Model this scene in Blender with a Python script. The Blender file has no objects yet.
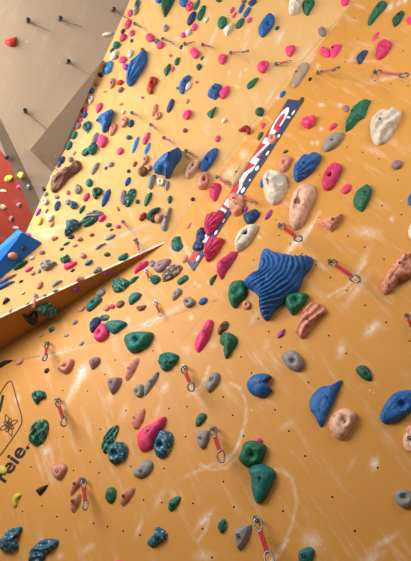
import bpy, bmesh, math, random
from mathutils import Vector, Matrix, noise
random.seed(7)
SC = bpy.context.scene
COL = SC.collection
PI = math.pi
# ------------------------------------------------------------------ camera frame
F = 445.0; CX, CY = 205.5, 280.5
up_c = Vector(((80-CX)/F, -(100-CY)/F, -1)).normalized()       # straight up, seen from the camera
nA_c = Vector((.00063*F, -.00079*F, -.65))                      # into the main wall
ky = (nA_c - up_c*nA_c.dot(up_c)).normalized()
kx = ky.cross(up_c).normalized()
ROT = Matrix((kx, ky, up_c))                                    # camera -> world
CAM = Vector((0, 0, 1.65))
def ray(px, py):
    return ROT @ Vector(((px-CX)/F, -(py-CY)/F, -1))
def proj(p):
    q = ROT.transposed() @ (p-CAM)
    return (CX + F*q.x/-q.z, CY - F*q.y/-q.z)
class Surf:
    def __init__(s, p, n, hint=Vector((0,0,1))):
        n = n.normalized()
        if n.dot(CAM-p) < 0: n = -n
        s.p, s.n = p, n
        s.e2 = (hint - n*hint.dot(n)).normalized()
        s.e1 = s.e2.cross(n).normalized()
        s.M = Matrix((s.e1, s.e2, n)).transposed()              # local -> world
    def hit(s, px, py, off=0.0):
        d = ray(px, py)
        return CAM + d*(((s.p + s.n*off - CAM).dot(s.n))/d.dot(s.n))
    def mat(s, loc): return Matrix.Translation(loc) @ s.M.to_4x4()
    @staticmethod
    def through(a, b, c): return Surf(a, (b-a).cross(c-a))
ZC = 2.6
dA = ray(411, 561)*ZC
A = Surf(CAM+dA, ROT @ nA_c)
TIP = A.hit(165, 243); LT = A.hit(355, 0)
base = A.hit(28, 333.5)
d = 0.0
while d < 2:
    q = base + A.n*d; x, y = proj(q)
    if y <= 318 - .4545*x: break
    d += .002
QP = q
B = Surf.through(TIP, LT, QP)
FL = A.hit(-60, 391)                                            # foot of the ledge, on the main wall
U = Surf.through(TIP, QP, A.hit(0, 351))
g1 = B.hit(130, 0); g2 = B.hit(45, 190)
ld = (g2-g1).normalized(); gn = (Vector((0,0,1)) - ld*ld.z).normalized()
G = Surf(g1, gn, hint=ld)
r1 = G.hit(0, 150); r2 = G.hit(42, 205)
RW = Surf.through(r1, r2, CAM + (B.hit(18,262)-CAM)*1.22)
print('DBG z A corner', (A.hit(411,561)-CAM).length, 'TL', (B.hit(100,90)-CAM).length, 'ceiling tilt', math.degrees(math.acos(abs(gn.z))), 'overhang', A.n.z, B.n.z, 'd', d, 'ceil z', g1.z, g2.z, 'RWn', RW.n)
# ------------------------------------------------------------------ materials
def srgb(h):
    h = h.lstrip('#'); c = [int(h[i:i+2], 16)/255 for i in (0, 2, 4)]
    return tuple((x/12.92 if x <= .04045 else ((x+.055)/1.055)**2.4) for x in c) + (1,)
def new_mat(name):
    m = bpy.data.materials.new(name); m.use_nodes = True
    nt = m.node_tree; return m, nt, nt.nodes['Principled BSDF']
def nd(nt, t, **kw):
    n = nt.nodes.new(t)
    for k, v in kw.items():
        if k in n.inputs: n.inputs[k].default_value = v
        else: setattr(n, k, v)
    return n
def mix(nt, fac, a, b, bt='MIX'):
    n = nt.nodes.new('ShaderNodeMix'); n.data_type = 'RGBA'; n.blend_type = bt
    for i, v in ((0, fac), (6, a), (7, b)):
        if hasattr(v, 'links'): nt.links.new(v, n.inputs[i])
        else: n.inputs[i].default_value = v
    return n.outputs[2]
def ramp(nt, src, stops):
    n = nt.nodes.new('ShaderNodeValToRGB'); nt.links.new(src, n.inputs[0])
    cr = n.color_ramp
    while len(cr.elements) < len(stops): cr.elements.new(.5)
    for e, (p, c) in zip(cr.elements, stops): e.position = p; e.color = c
    return n.outputs[0]
def gv(v): return (v, v, v, 1)
def noise_tex(nt, scale, detail=4, vec=None, rough=.6):
    n = nd(nt, 'ShaderNodeTexNoise', Scale=scale, Detail=detail, Roughness=rough)
    if vec is not None: nt.links.new(vec, n.inputs['Vector'])
    return n.outputs['Fac']
def plain(name, hexc, rough=.6, metal=0, spec=.4):
    m, nt, b = new_mat(name); b.inputs['Base Color'].default_value = srgb(hexc)
    b.inputs['Roughness'].default_value = rough; b.inputs['Metallic'].default_value = metal
    b.inputs['Specular IOR Level'].default_value = spec
    tc = nd(nt, 'ShaderNodeTexCoord')
    f = noise_tex(nt, 60, 3, tc.outputs['Object'])
    r = ramp(nt, f, [(.3, gv(rough*.85)), (.7, gv(min(1, rough*1.15)))])
    nt.links.new(r, b.inputs['Roughness'])
    return m
def hold_mat(name, hexc, hex2=None, scale=30, lo=.44, hi=.56, chalk=.13, rough=.55):
    m, nt, b = new_mat(name)
    tc = nd(nt, 'ShaderNodeTexCoord'); v = tc.outputs['Object']
    c1 = srgb(hexc)
    f = noise_tex(nt, 14, 3, v)
    dk = tuple(x*.82 for x in c1[:3])+(1,)
    if hex2:
        wv = noise_tex(nt, scale, 3, v)
        col = ramp(nt, wv, [(lo, c1), (hi, srgb(hex2))])
    else:
        col = mix(nt, f, c1, dk)
    g = noise_tex(nt, 38, 5, v, .7)
    cf = ramp(nt, g, [(.52, gv(0)), (.80, gv(chalk*1.6))])
    col = mix(nt, cf, col, (.78, .74, .70, 1))
    nt.links.new(col, b.inputs['Base Color'])
    b.inputs['Roughness'].default_value = rough; b.inputs['Specular IOR Level'].default_value = .35
    bp = nd(nt, 'ShaderNodeBump', Strength=.35, Distance=.004)
    nt.links.new(noise_tex(nt, 160, 3, v), bp.inputs['Height'])
    nt.links.new(bp.outputs[0], b.inputs['Normal'])
    return m
def wall_mat(name, hexc, hex2, chalk_hex='#f0e4d6', rough=.5, streak=.28):
    m, nt, b = new_mat(name)
    tc = nd(nt, 'ShaderNodeTexCoord'); v = tc.outputs['Object']
    mp = nd(nt, 'ShaderNodeMapping'); nt.links.new(v, mp.inputs[0]); mp.inputs['Scale'].default_value = (1, .16, 1)
    mp.inputs['Rotation'].default_value = (0, 0, .12)
    f = noise_tex(nt, 1.3, 5, v)
    col = mix(nt, f, srgb(hexc), srgb(hex2))
    s = noise_tex(nt, 11, 6, mp.outputs[0], .7)
    s2 = noise_tex(nt, 2.2, 3, v)
    st = ramp(nt, s, [(.52, gv(0)), (.74, gv(streak*1.5))])
    sm = ramp(nt, s2, [(.4, gv(0)), (.62, gv(1))])
    st = mix(nt, 1, st, sm, 'MULTIPLY')
    col = mix(nt, st, col, srgb(chalk_hex))
    sp = nd(nt, 'ShaderNodeTexVoronoi', Scale=9.0); nt.links.new(v, sp.inputs['Vector'])
    spf = ramp(nt, sp.outputs['Distance'], [(.035, gv(.55)), (.07, gv(0))])
    spm = ramp(nt, noise_tex(nt, 3.1, 2, v), [(.52, gv(0)), (.6, gv(1))])
    col = mix(nt, mix(nt, 1, spf, spm, 'MULTIPLY'), col, srgb('#fff6ea'))
    at = nd(nt, 'ShaderNodeAttribute', attribute_name='marks')
    sep = nd(nt, 'ShaderNodeSeparateColor'); nt.links.new(at.outputs['Color'], sep.inputs[0])
    brk = ramp(nt, noise_tex(nt, 30, 5, v, .7), [(.35, gv(.25)), (.62, gv(1))])
    cf = mix(nt, 1, sep.outputs[0], brk, 'MULTIPLY')
    col = mix(nt, cf, col, srgb('#efe3d6'))
    col = mix(nt, sep.outputs[1], col, srgb('#7a4f22'))
    nt.links.new(col, b.inputs['Base Color'])
    b.inputs['Roughness'].default_value = rough; b.inputs['Specular IOR Level'].default_value = .3
    bp = nd(nt, 'ShaderNodeBump', Strength=.25, Distance=.003)
    nt.links.new(noise_tex(nt, 90, 4, v), bp.inputs['Height']); nt.links.new(bp.outputs[0], b.inputs['Normal'])
    return m
M = {}
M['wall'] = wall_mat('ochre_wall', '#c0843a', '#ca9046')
M['wall_lit'] = wall_mat('lit_ochre_wall', '#d8a866', '#e0b272', streak=.3)  # same ochre, lightened because the upper left wall faces the light more
M['under'] = wall_mat('underside_wall', '#b07430', '#b87c38', streak=.04)  # ochre darkened in the colour for the shade under the ledge
M['ceil'] = wall_mat('ceiling_board', '#9a8570', '#a48f7a', '#cbbba8', .7, .25)
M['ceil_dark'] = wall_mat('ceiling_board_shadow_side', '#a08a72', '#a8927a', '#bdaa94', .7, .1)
M['redwall'] = wall_mat('red_wall', '#822a1a', '#903422', '#b07060', .7, .2)
M['bluevol'] = plain('blue_volume_paint', '#1f78d4', .55)
M['floor'] = plain('floor_mat_vinyl', '#6d6a66', .8)
M['edge'] = plain('bare_birch_ply_edge', '#eadcc8', .7)
M['black'] = plain('black_hole', '#1c1208', .9, spec=.1)
M['steel'] = plain('steel', '#75777c', .35, .9)
M['dsteel'] = plain('dark_steel', '#4a4745', .35, .8)
M['webred'] = plain('red_webbing', '#961c22', .8)
M['webpink'] = plain('pale_red_webbing', '#a8505c', .8)
M['paint'] = plain('black_paint', '#17120c', .6)
M['thinpaint'] = plain('brown_line_paint', '#54351c', .6)
M['ban_blue'] = plain('banner_navy', '#333f5c', .5)
M['ban_red'] = plain('banner_red', '#b8323c', .5)
M['ban_white'] = plain('banner_white', '#e9e4e4', .5)
M['stripe'] = plain('thin_stripe', '#5d5043', .6)
HC = {  # key: (word, material)
 'T': ('teal', hold_mat('teal_hold', '#096b64')), 'G': ('green', hold_mat('green_hold', '#0c6547')),
 'D': ('dark green', hold_mat('dark_green_hold', '#0a4f3c')), 'P': ('pink', hold_mat('pink_hold', '#e63a74')),
 'A': ('magenta', hold_mat('magenta_hold', '#c92a60')), 'B': ('blue', hold_mat('blue_hold', '#185c9e')),
 'N': ('navy', hold_mat('navy_hold', '#1d3a68')), 'K': ('sky blue', hold_mat('sky_hold', '#3d9be0')),
 'Y': ('grey', hold_mat('grey_hold', '#8b8784')), 'M': ('mauve', hold_mat('mauve_hold', '#8f6f78')),
 'S': ('salmon', hold_mat('salmon_hold', '#c98a70', '#b8705c', 22)), 'W': ('brown', hold_mat('brown_hold', '#7a4f3c')),
 'R': ('dark red', hold_mat('red_hold', '#a82a22')), 'C': ('cream', hold_mat('cream_hold', '#d6cabb', '#bfb09c', 18)),
 'O': ('taupe', hold_mat('taupe_hold', '#a8927c')), 'U': ('purple', hold_mat('purple_hold', '#a03a92')),
 'Z': ('black', hold_mat('black_hold', '#231f22', chalk=.08)), 'L': ('yellow', hold_mat('yellow_hold', '#c9b53a')),
 'E': ('green marbled', hold_mat('green_marbled_hold', '#0c5a4c', '#8fb0a0', 40, .56, .64)),
 'F': ('blue marbled', hold_mat('blue_marbled_hold', '#12566c', '#8fa8b0', 40, .56, .64)),
 'H': ('brown marbled', hold_mat('brown_marbled_hold', '#5c4a40', '#b0a294', 24, .52, .62)),
 'X': ('ochre', hold_mat('pale_ochre_hold', '#c9a271')), 'V': ('pale salmon', hold_mat('pale_salmon_hold', '#d9ad94', '#b9705c', 26, .5, .68)),
 'Q': ('red speckled', hold_mat('speckled_hold', '#d08a70', '#a2503f', 30, .5, .66, chalk=.25)),
}
# ------------------------------------------------------------------ helpers
def link(name, me, mats, parent=None, mw=None):
    o = bpy.data.objects.new(name, me); COL.objects.link(o)
    for m in (mats if isinstance(mats, (list, tuple)) else [mats]):
        if m.name not in me.materials: me.materials.append(m)
    if mw is not None: o.matrix_world = mw
    if parent:
        o.parent = parent
        if mw is not None:
            o.matrix_parent_inverse = Matrix.Identity(4)
            o.matrix_local = parent.matrix_world.inverted() @ mw
    return o
def tag(o, label=None, cat=None, group=None, kind=None):
    if label: o['label'] = label
    if cat: o['category'] = cat
    if group: o['group'] = group
    if kind: o['kind'] = kind
def from_pts(name, verts, faces, mats, parent=None, mw=None, smooth=False):
    me = bpy.data.meshes.new(name); me.from_pydata([tuple(v) for v in verts], [], faces); me.update()
    if smooth: me.polygons.foreach_set('use_smooth', [True]*len(me.polygons))
    return link(name, me, mats, parent, mw)
# ------------------------------------------------------------------ chalk and seam marks on the walls
BLOBS = [ # px, py, half length, half width, angle, strength
 (372,329,9,4,45,.8),(341,350,4,7,-10,.6),(366,232,12,5,0,.45),(362,262,3,16,-30,.4),(357,290,3,18,-35,.5),(78,382,3.5,15,-25,.75),
 (68,400,2,14,-22,.4),(83,372,5,7,-20,.7),(374,464,4,6,-20,.9),(312,541,9,8,0,.6),(385,541,14,3,30,.5),(372,558,12,5,30,.5),(352,463,2,9,-30,.25),
 (46,451,3,4,-20,.7),(17,399,2.5,3.5,0,.7),(158,410,2,8,-20,.35),(165,388,3,5,-30,.7),(124,412,3,8,-20,.4),(110,398,3,5,0,.4),
 (152,322,18,2.5,22,.8),(60,352,24,2.2,15,.5),(175,309,14,2.2,28,.4),(187,350,4,4,0,.4),(191,317,2,2.2,0,.9),(196,334,1.5,1.5,0,.8),
 (159,499,3,11,-25,.35),(139,528,2,9,-20,.45),(88,548,6,3,35,.5),(60,556,3,3,0,.6),(204,556,9,5,0,.5),(203,520,4,8,-30,.5),
 (205,519,2,12,-40,.4),(286,425,8,3,30,.3),(200,470,18,2,25,.35),(213,345,3,3,0,.4),(254,318,2,8,-30,.4),(266,345,3,6,-20,.3),
 (259,40,2,9,-25,.35),(281,35,2,7,-30,.45),(279,41,2,4,-20,.5),(240,75,1.5,3,-20,.8),(229,73,1.5,2,0,.8),(246,69.5,1.2,1.2,0,.9),(238,87,1.2,1.4,0,.9),(235,86,1.2,1.4,0,.9),
 (305,55,5,12,-35,.4),(310,61,2,9,-35,.5),(390,7,2.5,5,-35,.9),(399,3,1.5,3,-30,.9),(405,1,2,3,-30,.9),(352,57,2,6,-30,.35),(270,97,1.5,10,-28,.5),(278,97,1.5,2,0,.9),
 (321,105,3,2,0,.8),(340,105,2,2,0,.8),(317,143,1.5,2,0,.9),(312,143,1.5,2,0,.7),(321,129,2,2.5,0,.6),(375,152,12,3,-25,.3),(392,219,2,3,0,.6),
 (253,126,1.2,1.6,0,.9),(245,139,1.2,1.2,0,.9),(229,172,4,9,-35,.6),(244,155,5,5,0,.6),(233,177,3,5,0,.6),(288,190,1.5,1.5,0,.9),(259,237,1.5,1.5,0,.9),
 (215,33,1.5,6,-25,.5),(212,40,1.3,6,-25,.5),(247,33,1.5,7,-25,.5),(245,46,1.5,8,-25,.6),(318,66,2,3,0,.5),(298,240,3,16,-40,.6),(293,246,2,12,-40,.5),(390,78,14,2,10,.5),(360,61,16,1.3,-2,.3),
 (128,320,3,3,0,.4),(195,283,1.3,1.3,0,.9),(199,286,1.3,1.3,0,.9),(209,283,1.2,1.2,0,.7),(130,232,22,1.8,24,.5),(100,245,20,2,24,.35),(55,228,22,2,10,.35),(45,236,9,3,15,.5),
 (118,265,22,1.2,24,.2),(145,240,6,2,30,.5),(64,290,5,1.5,20,.3),(205,62,1.5,8,-25,.4),(176,40,3,9,-60,.4),(183,48,2,5,-30,.5),
]
ARCS = [ # polyline in px, half width, strength: swing marks of the quickdraws
 ([(190,392),(199,388),(206,376),(209,366)],1.3,.5),([(187,396),(200,392),(208,380)],1,.35),
 ([(222,462),(234,452),(241,438),(246,420),(246,402),(240,388),(230,383)],1.3,.5),([(219,466),(231,458),(238,446),(242,430)],1,.4),([(200,464),(212,470),(226,468),(236,458)],1.3,.35),
 ([(270,562),(283,545),(292,525),(297,500),(292,478),(282,470),(272,470)],1.6,.4),([(266,566),(278,556),(288,540)],1.6,.5),
 ([(328,296),(345,288),(356,276),(366,262)],1.4,.5),([(336,297),(350,290),(362,276)],1,.4),
 ([(300,246),(304,236),(314,222),(320,212)],1.3,.55),([(304,240),(312,226)],1.2,.5),([(198,541),(206,530),(210,515)],1.6,.4),
]
SEAMS = [ # polyline, half width, strength
 ([(-20,368),(45,355),(110,338),(165,318),(217,300)],.7,.55),([(217,300),(182,340)],.5,.3),
 ([(355,0),(301,62)],.5,.4),([(290,75),(225,160),(165,243)],.5,.16),([(125,0),(115,100),(97,190)],.6,.3),([(200,0),(180,55),(155,105)],.4,.3),
 ([(333,0),(345,20),(346,60)],.35,.3),
]
def seg_d(p, a, b):
    ax, ay = a; bx, by = b; dx, dy = bx-ax, by-ay
    t = ((p[0]-ax)*dx+(p[1]-ay)*dy)/(dx*dx+dy*dy); t = max(0, min(1, t))
    return math.hypot(p[0]-ax-t*dx, p[1]-ay-t*dy)
def flat_marks(poly, hw):
    xs = [q[0] for q in poly]; ys = [q[1] for q in poly]
    return (min(xs)-6, max(xs)+6, min(ys)-6, max(ys)+6)
ARC_B = [(p, hw, s, flat_marks(p, hw)) for p, hw, s in ARCS]
SEAM_B = [(p, hw, s, flat_marks(p, hw)) for p, hw, s in SEAMS]
def marks(x, y):
    c = 0.0; s = 0.0
    if -20 < x < 430 and -20 < y < 580:
        for bx, by, a, b_, ang, st in BLOBS:
            dx, dy = x-bx, y-by
            if abs(dx) > 40 or abs(dy) > 40: continue
            t = math.radians(ang); u = dx*math.cos(t)-dy*math.sin(t); v = dx*math.sin(t)+dy*math.cos(t)
            e = (u/a)**2+(v/b_)**2
            if e < 6: c += st*math.exp(-e)
        for lst, ch in ((ARC_B, 0), (SEAM_B, 1)):
            for p, hw, st, bb in lst:
                if bb[0] < x < bb[1] and bb[2] < y < bb[3]:
                    dd = min(seg_d((x, y), p[i], p[i+1]) for i in range(len(p)-1))
                    val = st*math.exp(-(dd/hw)**2)
                    if ch: s = max(s, val)
                    else: c += val
    return min(c, 1), min(s, 1)
# small bolt holes drilled in the panels (picture of a regular t-nut grid)
DOTS = [(382,205.4),(401.4,214.8),(347.8,236.2),(364.7,247),(384,259.2),(318.4,217.5),(316,265),(302.3,253.6),(330.4,277.5),(347,290.6),(365.2,305.3),(386,322.2),(409.4,341),
(328.6,335.6),(346,353.5),(258.4,318.7),(268.8,331.6),(280.8,347),(241,357),(251.4,373),(223.3,397),(232.7,415.3),(243.4,436),(275,409.7),(289,431),(305,456),(308.6,382.4),
(332.3,497),(354.8,531),(377.8,467.7),(223.3,481.6),(234,507),(283,511),(202.5,528.8),(212,557.4),(164,468.5),(130.8,466.3),(143.6,499.8),(161.8,502.5),(193,503.3),(107.5,526.6),
(123.3,531),(140,535),(57,516.7),(42,505.7),(66,530),(93.7,523.4),(99,473),(22.7,511.3),(73.6,470.4),(87.5,391),(63,390.4),(63,436.7),(100.4,429.2),(80.3,450.6),(90.2,462),
(187,406.5),(169,408.4),(126,410.5),(185.6,436.7),(104.8,374.4),(172.8,332),(153,350.8),(347.3,147),(362.6,152.4),(379,158.8),(319.7,175),(326.4,99.4),(374.6,81),(390.7,83.8),
(408,86),(403,51),(357.7,38.8),(378.6,38),(295,27.3),(308.7,29),(280.5,47),(306.5,52.6),(263,89),(277.7,70),(290,72.4),(229.4,206.8),(279,235.4),(290,244),(253.5,260),(29,444),
(31,467),(115,360),(225,135),(222,145),(276,220),(236,125),(250,107),(398,180),(345,62),(331,20),(354,18)]
def wall_grid(name, surf, quad, nu, nv, mat, dots=False):
    O = surf.hit(*quad[0]); mw = surf.mat(O); inv = mw.inverted()
    c = [surf.hit(*q) for q in quad]
    vs, fs, cols = [], [], []
    # spacing follows the distance so that every part of the panel has even detail
    for j in range(nv+1):
        for i in range(nu+1):
            u, v = i/nu, j/nv
            P = (quad[0][0]*(1-u)*(1-v)+quad[1][0]*u*(1-v)+quad[2][0]*u*v+quad[3][0]*(1-u)*v,
                 quad[0][1]*(1-u)*(1-v)+quad[1][1]*u*(1-v)+quad[2][1]*u*v+quad[3][1]*(1-u)*v)
            vs.append(inv @ surf.hit(*P)); a, b_ = marks(*P); cols.append((a, b_, 0, 1))
    for j in range(nv):
        for i in range(nu):
            k = j*(nu+1)+i; fs.append((k, k+1, k+nu+2, k+nu+1))
    nf = len(fs)
    if dots:
        for (x, y) in DOTS:
            p = inv @ surf.hit(x, y); k = len(vs); r = .0068
            for t in range(8):
                vs.append(p+Vector((r*math.cos(t*PI/4), r*math.sin(t*PI/4), .0012))); cols.append((0,0,0,1))
            fs.append(tuple(range(k, k+8)))
    me = bpy.data.meshes.new(name); me.from_pydata([tuple(v) for v in vs], [], fs); me.update()
    ca = me.color_attributes.new('marks', 'FLOAT_COLOR', 'POINT')
    ca.data.foreach_set('color', [x for c_ in cols for x in c_])
    o = link(name, me, [mat, M['black']], None, mw)
    for k in range(nf, len(fs)): me.polygons[k].material_index = 1
    # face the camera
    if me.polygons[0].normal.z < 0: me.flip_normals()
    tag(o, kind='structure')
    return o
T2 = (165, 243)
wall_grid('wall_right', A, [T2, (446,-116), (640,-116), (640,700)], 330, 300, M['wall'], dots=True)
wall_grid('wall_front', A, [T2, (640,700), (-250,700), (-250, 514)], 420, 300, M['wall'])
wall_grid('wall_left', B, [(-15.3,325), T2, (446,-116), (176,-103)], 230, 330, M['wall_lit'])
# underside of the stepped-out wall, with its pale plywood edge
def edge_pt(x): return B.hit(x, 318-.4545*x)
el = edge_pt(-90); et = TIP
fl = U.hit(-90, 410.5)
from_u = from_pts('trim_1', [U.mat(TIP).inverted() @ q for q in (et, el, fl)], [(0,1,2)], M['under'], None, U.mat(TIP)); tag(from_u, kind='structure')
dirE = (el-et).normalized()
w = .018
nb = B.n; side = nb.cross(dirE).normalized()
if side.dot(U.n) < 0: side = -side
vs = [et+nb*.002, el+nb*.002, el+nb*.002-side*w, et+nb*.002-side*w, et-nb*.02+side*.003, el-nb*.02+side*.003]
o = from_pts('trim_2', vs, [(0,1,2,3),(0,4,5,1)], M['edge']); tag(o, kind='structure')
# lower part of the wall standing on the floor
c1, c2 = A.hit(640,700), A.hit(-250,700)
o = from_pts('wall_base', [c1, c2, Vector((c2.x,c2.y,0)), Vector((c1.x,c1.y,0))], [(0,1,2,3)], M['wall']); tag(o, kind='structure')
o = from_pts('floor', [(-9,-5,0),(9,-5,0),(9,7,0),(-9,7,0)], [(0,1,2,3)], M['floor']); tag(o, kind='structure')
# ceiling boards and the far red wall
def poly_on(name, surf, pts, mat, offs=None, kind='structure'):
    O = surf.hit(*pts[0]); mw = surf.mat(O); inv = mw.inverted()
    vs = [inv @ surf.hit(p[0], p[1], (offs[i] if offs else 0)) for i, p in enumerate(pts)]
    o = from_pts(name, vs, [tuple(range(len(pts)))], mat, None, mw)
    if kind: tag(o, kind=kind)
    return o
poly_on('ceiling', G, [(180,-112),(-110,-112),(-110,6),(0,150),(42,205),(33,217)], M['ceil'])
poly_on('wall_corner', B, [(14.2,259),(-15.3,325),(-90,359),(-60,262)], M['wall_lit'])
def board(p, q, r_, s_, lift):
    a, b_, c_, e_ = G.hit(p[0], p[1], lift), G.hit(q[0], q[1], lift), G.hit(*r_), G.hit(*s_)
    a0, b0 = G.hit(*p), G.hit(*q)
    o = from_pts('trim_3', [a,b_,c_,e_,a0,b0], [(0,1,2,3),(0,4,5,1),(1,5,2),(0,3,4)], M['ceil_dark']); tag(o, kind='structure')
board((103,60),(30,150),(53,172),(103,60.5), .085)
R0 = RW.hit(-60, 71.5)
poly_on('wall_far', RW, [(-84,40),(46,210.2),(60,262),(-20,330),(-84,330)], M['redwall'])
# ------------------------------------------------------------------ blue wedge volume
def vol():
    bp = [B.hit(43,243.5), B.hit(-25,301), B.hit(-48,288), B.hit(18,229)]
    t1 = B.hit(22,232,.16)
    face = Surf.through(bp[0], bp[1], t1); t2 = face.hit(-14,293)
    mw = B.mat(bp[0]); inv = mw.inverted()
    vs = [inv @ q for q in bp+[t1, t2]]
    bm = bmesh.new(); vv = [bm.verts.new(v) for v in vs]
    for f in ((0,1,5,4),(4,5,2,3),(0,4,3),(1,2,5),(0,3,2,1)): bm.faces.new([vv[i] for i in f])
    bmesh.ops.recalc_face_normals(bm, faces=bm.faces)
    bmesh.ops.bevel(bm, geom=list(bm.edges), offset=.008, segments=2, affect='EDGES')
    me = bpy.data.meshes.new('wall_volume'); bm.to_mesh(me); bm.free()
    o = link('wall_volume', me, M['bluevol'], None, mw)
    tag(o, 'big bright blue wedge volume at the left edge, beside the red wall', 'wall volume')
    return face
V = vol()
# ------------------------------------------------------------------ climbing holds
def on_B(x, y):
    if y > 318-.4545*x: return False
    return (x-165)*(-243) - (y-243)*190 > 0 if y < 243 else x < 165
def side_of(x, y):
    if x < 165 and 318-.4545*x < y < 352-.66*x: return U
    return B if on_B(x, y) else A
def ellipse_outline(shape, cx, cy, L, Wd, ang):
    t = math.radians(ang); ax = (math.cos(t), -math.sin(t)); bx = (math.sin(t), math.cos(t))
    pts = []
    N = 16
    for k in range(N):
        a = 2*PI*k/N; c, s = math.cos(a), math.sin(a)
        if shape == 'o': x, y = c, s
        elif shape == 't': x, y = c, s*(1-.45*(c+1)/2*1.4)*(.98) if c > -1 else 0
        elif shape == 'l': x, y = c*1.06, s*abs(s)**.35
        elif shape == 'b': x, y = math.copysign(abs(c)**.6, c), math.copysign(abs(s)**.6, s)
        elif shape == 'c': x, y = c, s*.62+.45*(1-c*c)-.2
        elif shape == 'g': x, y = c*(1+.12*math.sin(3*a+1)), s*(1+.15*math.sin(2*a))
        pts.append((cx+ax[0]*x*L/2+bx[0]*y*Wd/2, cy+ax[1]*x*L/2+bx[1]*y*Wd/2))
    return pts
def resample(pts, n, smooth=True):
    m = len(pts); out = []
    if smooth:
        for i in range(m):
            p0, p1, p2, p3 = pts[i-1], pts[i], pts[(i+1)%m], pts[(i+2)%m]
            for k in range(6):
                t = k/6
                out.append(tuple(.5*((2*p1[j])+(-p0[j]+p2[j])*t+(2*p0[j]-5*p1[j]+4*p2[j]-p3[j])*t*t+(-p0[j]+3*p1[j]-3*p2[j]+p3[j])*t**3) for j in (0,1)))
    else:
        for i in range(m):
            p1, p2 = pts[i], pts[(i+1)%m]
            for k in range(6):
                t = .12+.88*k/6*.86 if True else k/6
                out.append(tuple(p1[j]*(1-t)+p2[j]*t for j in (0,1)))
    L = [0]
    for i in range(len(out)): L.append(L[-1]+math.dist(out[i], out[(i+1)%len(out)]))
    res = []; tot = L[-1]; i = 0
    for k in range(n):
        t = tot*k/n
        while L[i+1] < t: i += 1
        f = (t-L[i])/max(1e-9, L[i+1]-L[i]); a, b_ = out[i], out[(i+1)%len(out)]
        res.append((a[0]*(1-f)+b_[0]*f, a[1]*(1-f)+b_[1]*f))
    return res
def area_centroid(pts):
    a = cx = cy = 0
    for i in range(len(pts)):
        x0, y0 = pts[i]; x1, y1 = pts[(i+1)%len(pts)]; c = x0*y1-x1*y0
        a += c; cx += (x0+x1)*c; cy += (y0+y1)*c
    return a/2, cx/(3*a), cy/(3*a)
SHW = {'o':'rounded','t':'teardrop','l':'leaf-shaped','b':'blocky','c':'curved','g':'knobbly'}
PRW = {'d':'smooth','f':'angular','j':'pocketed','r':'ridged','w':'wavy','n':'fan-ribbed','s':'grooved','k':'rocky'}
HOLDS = []
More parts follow.
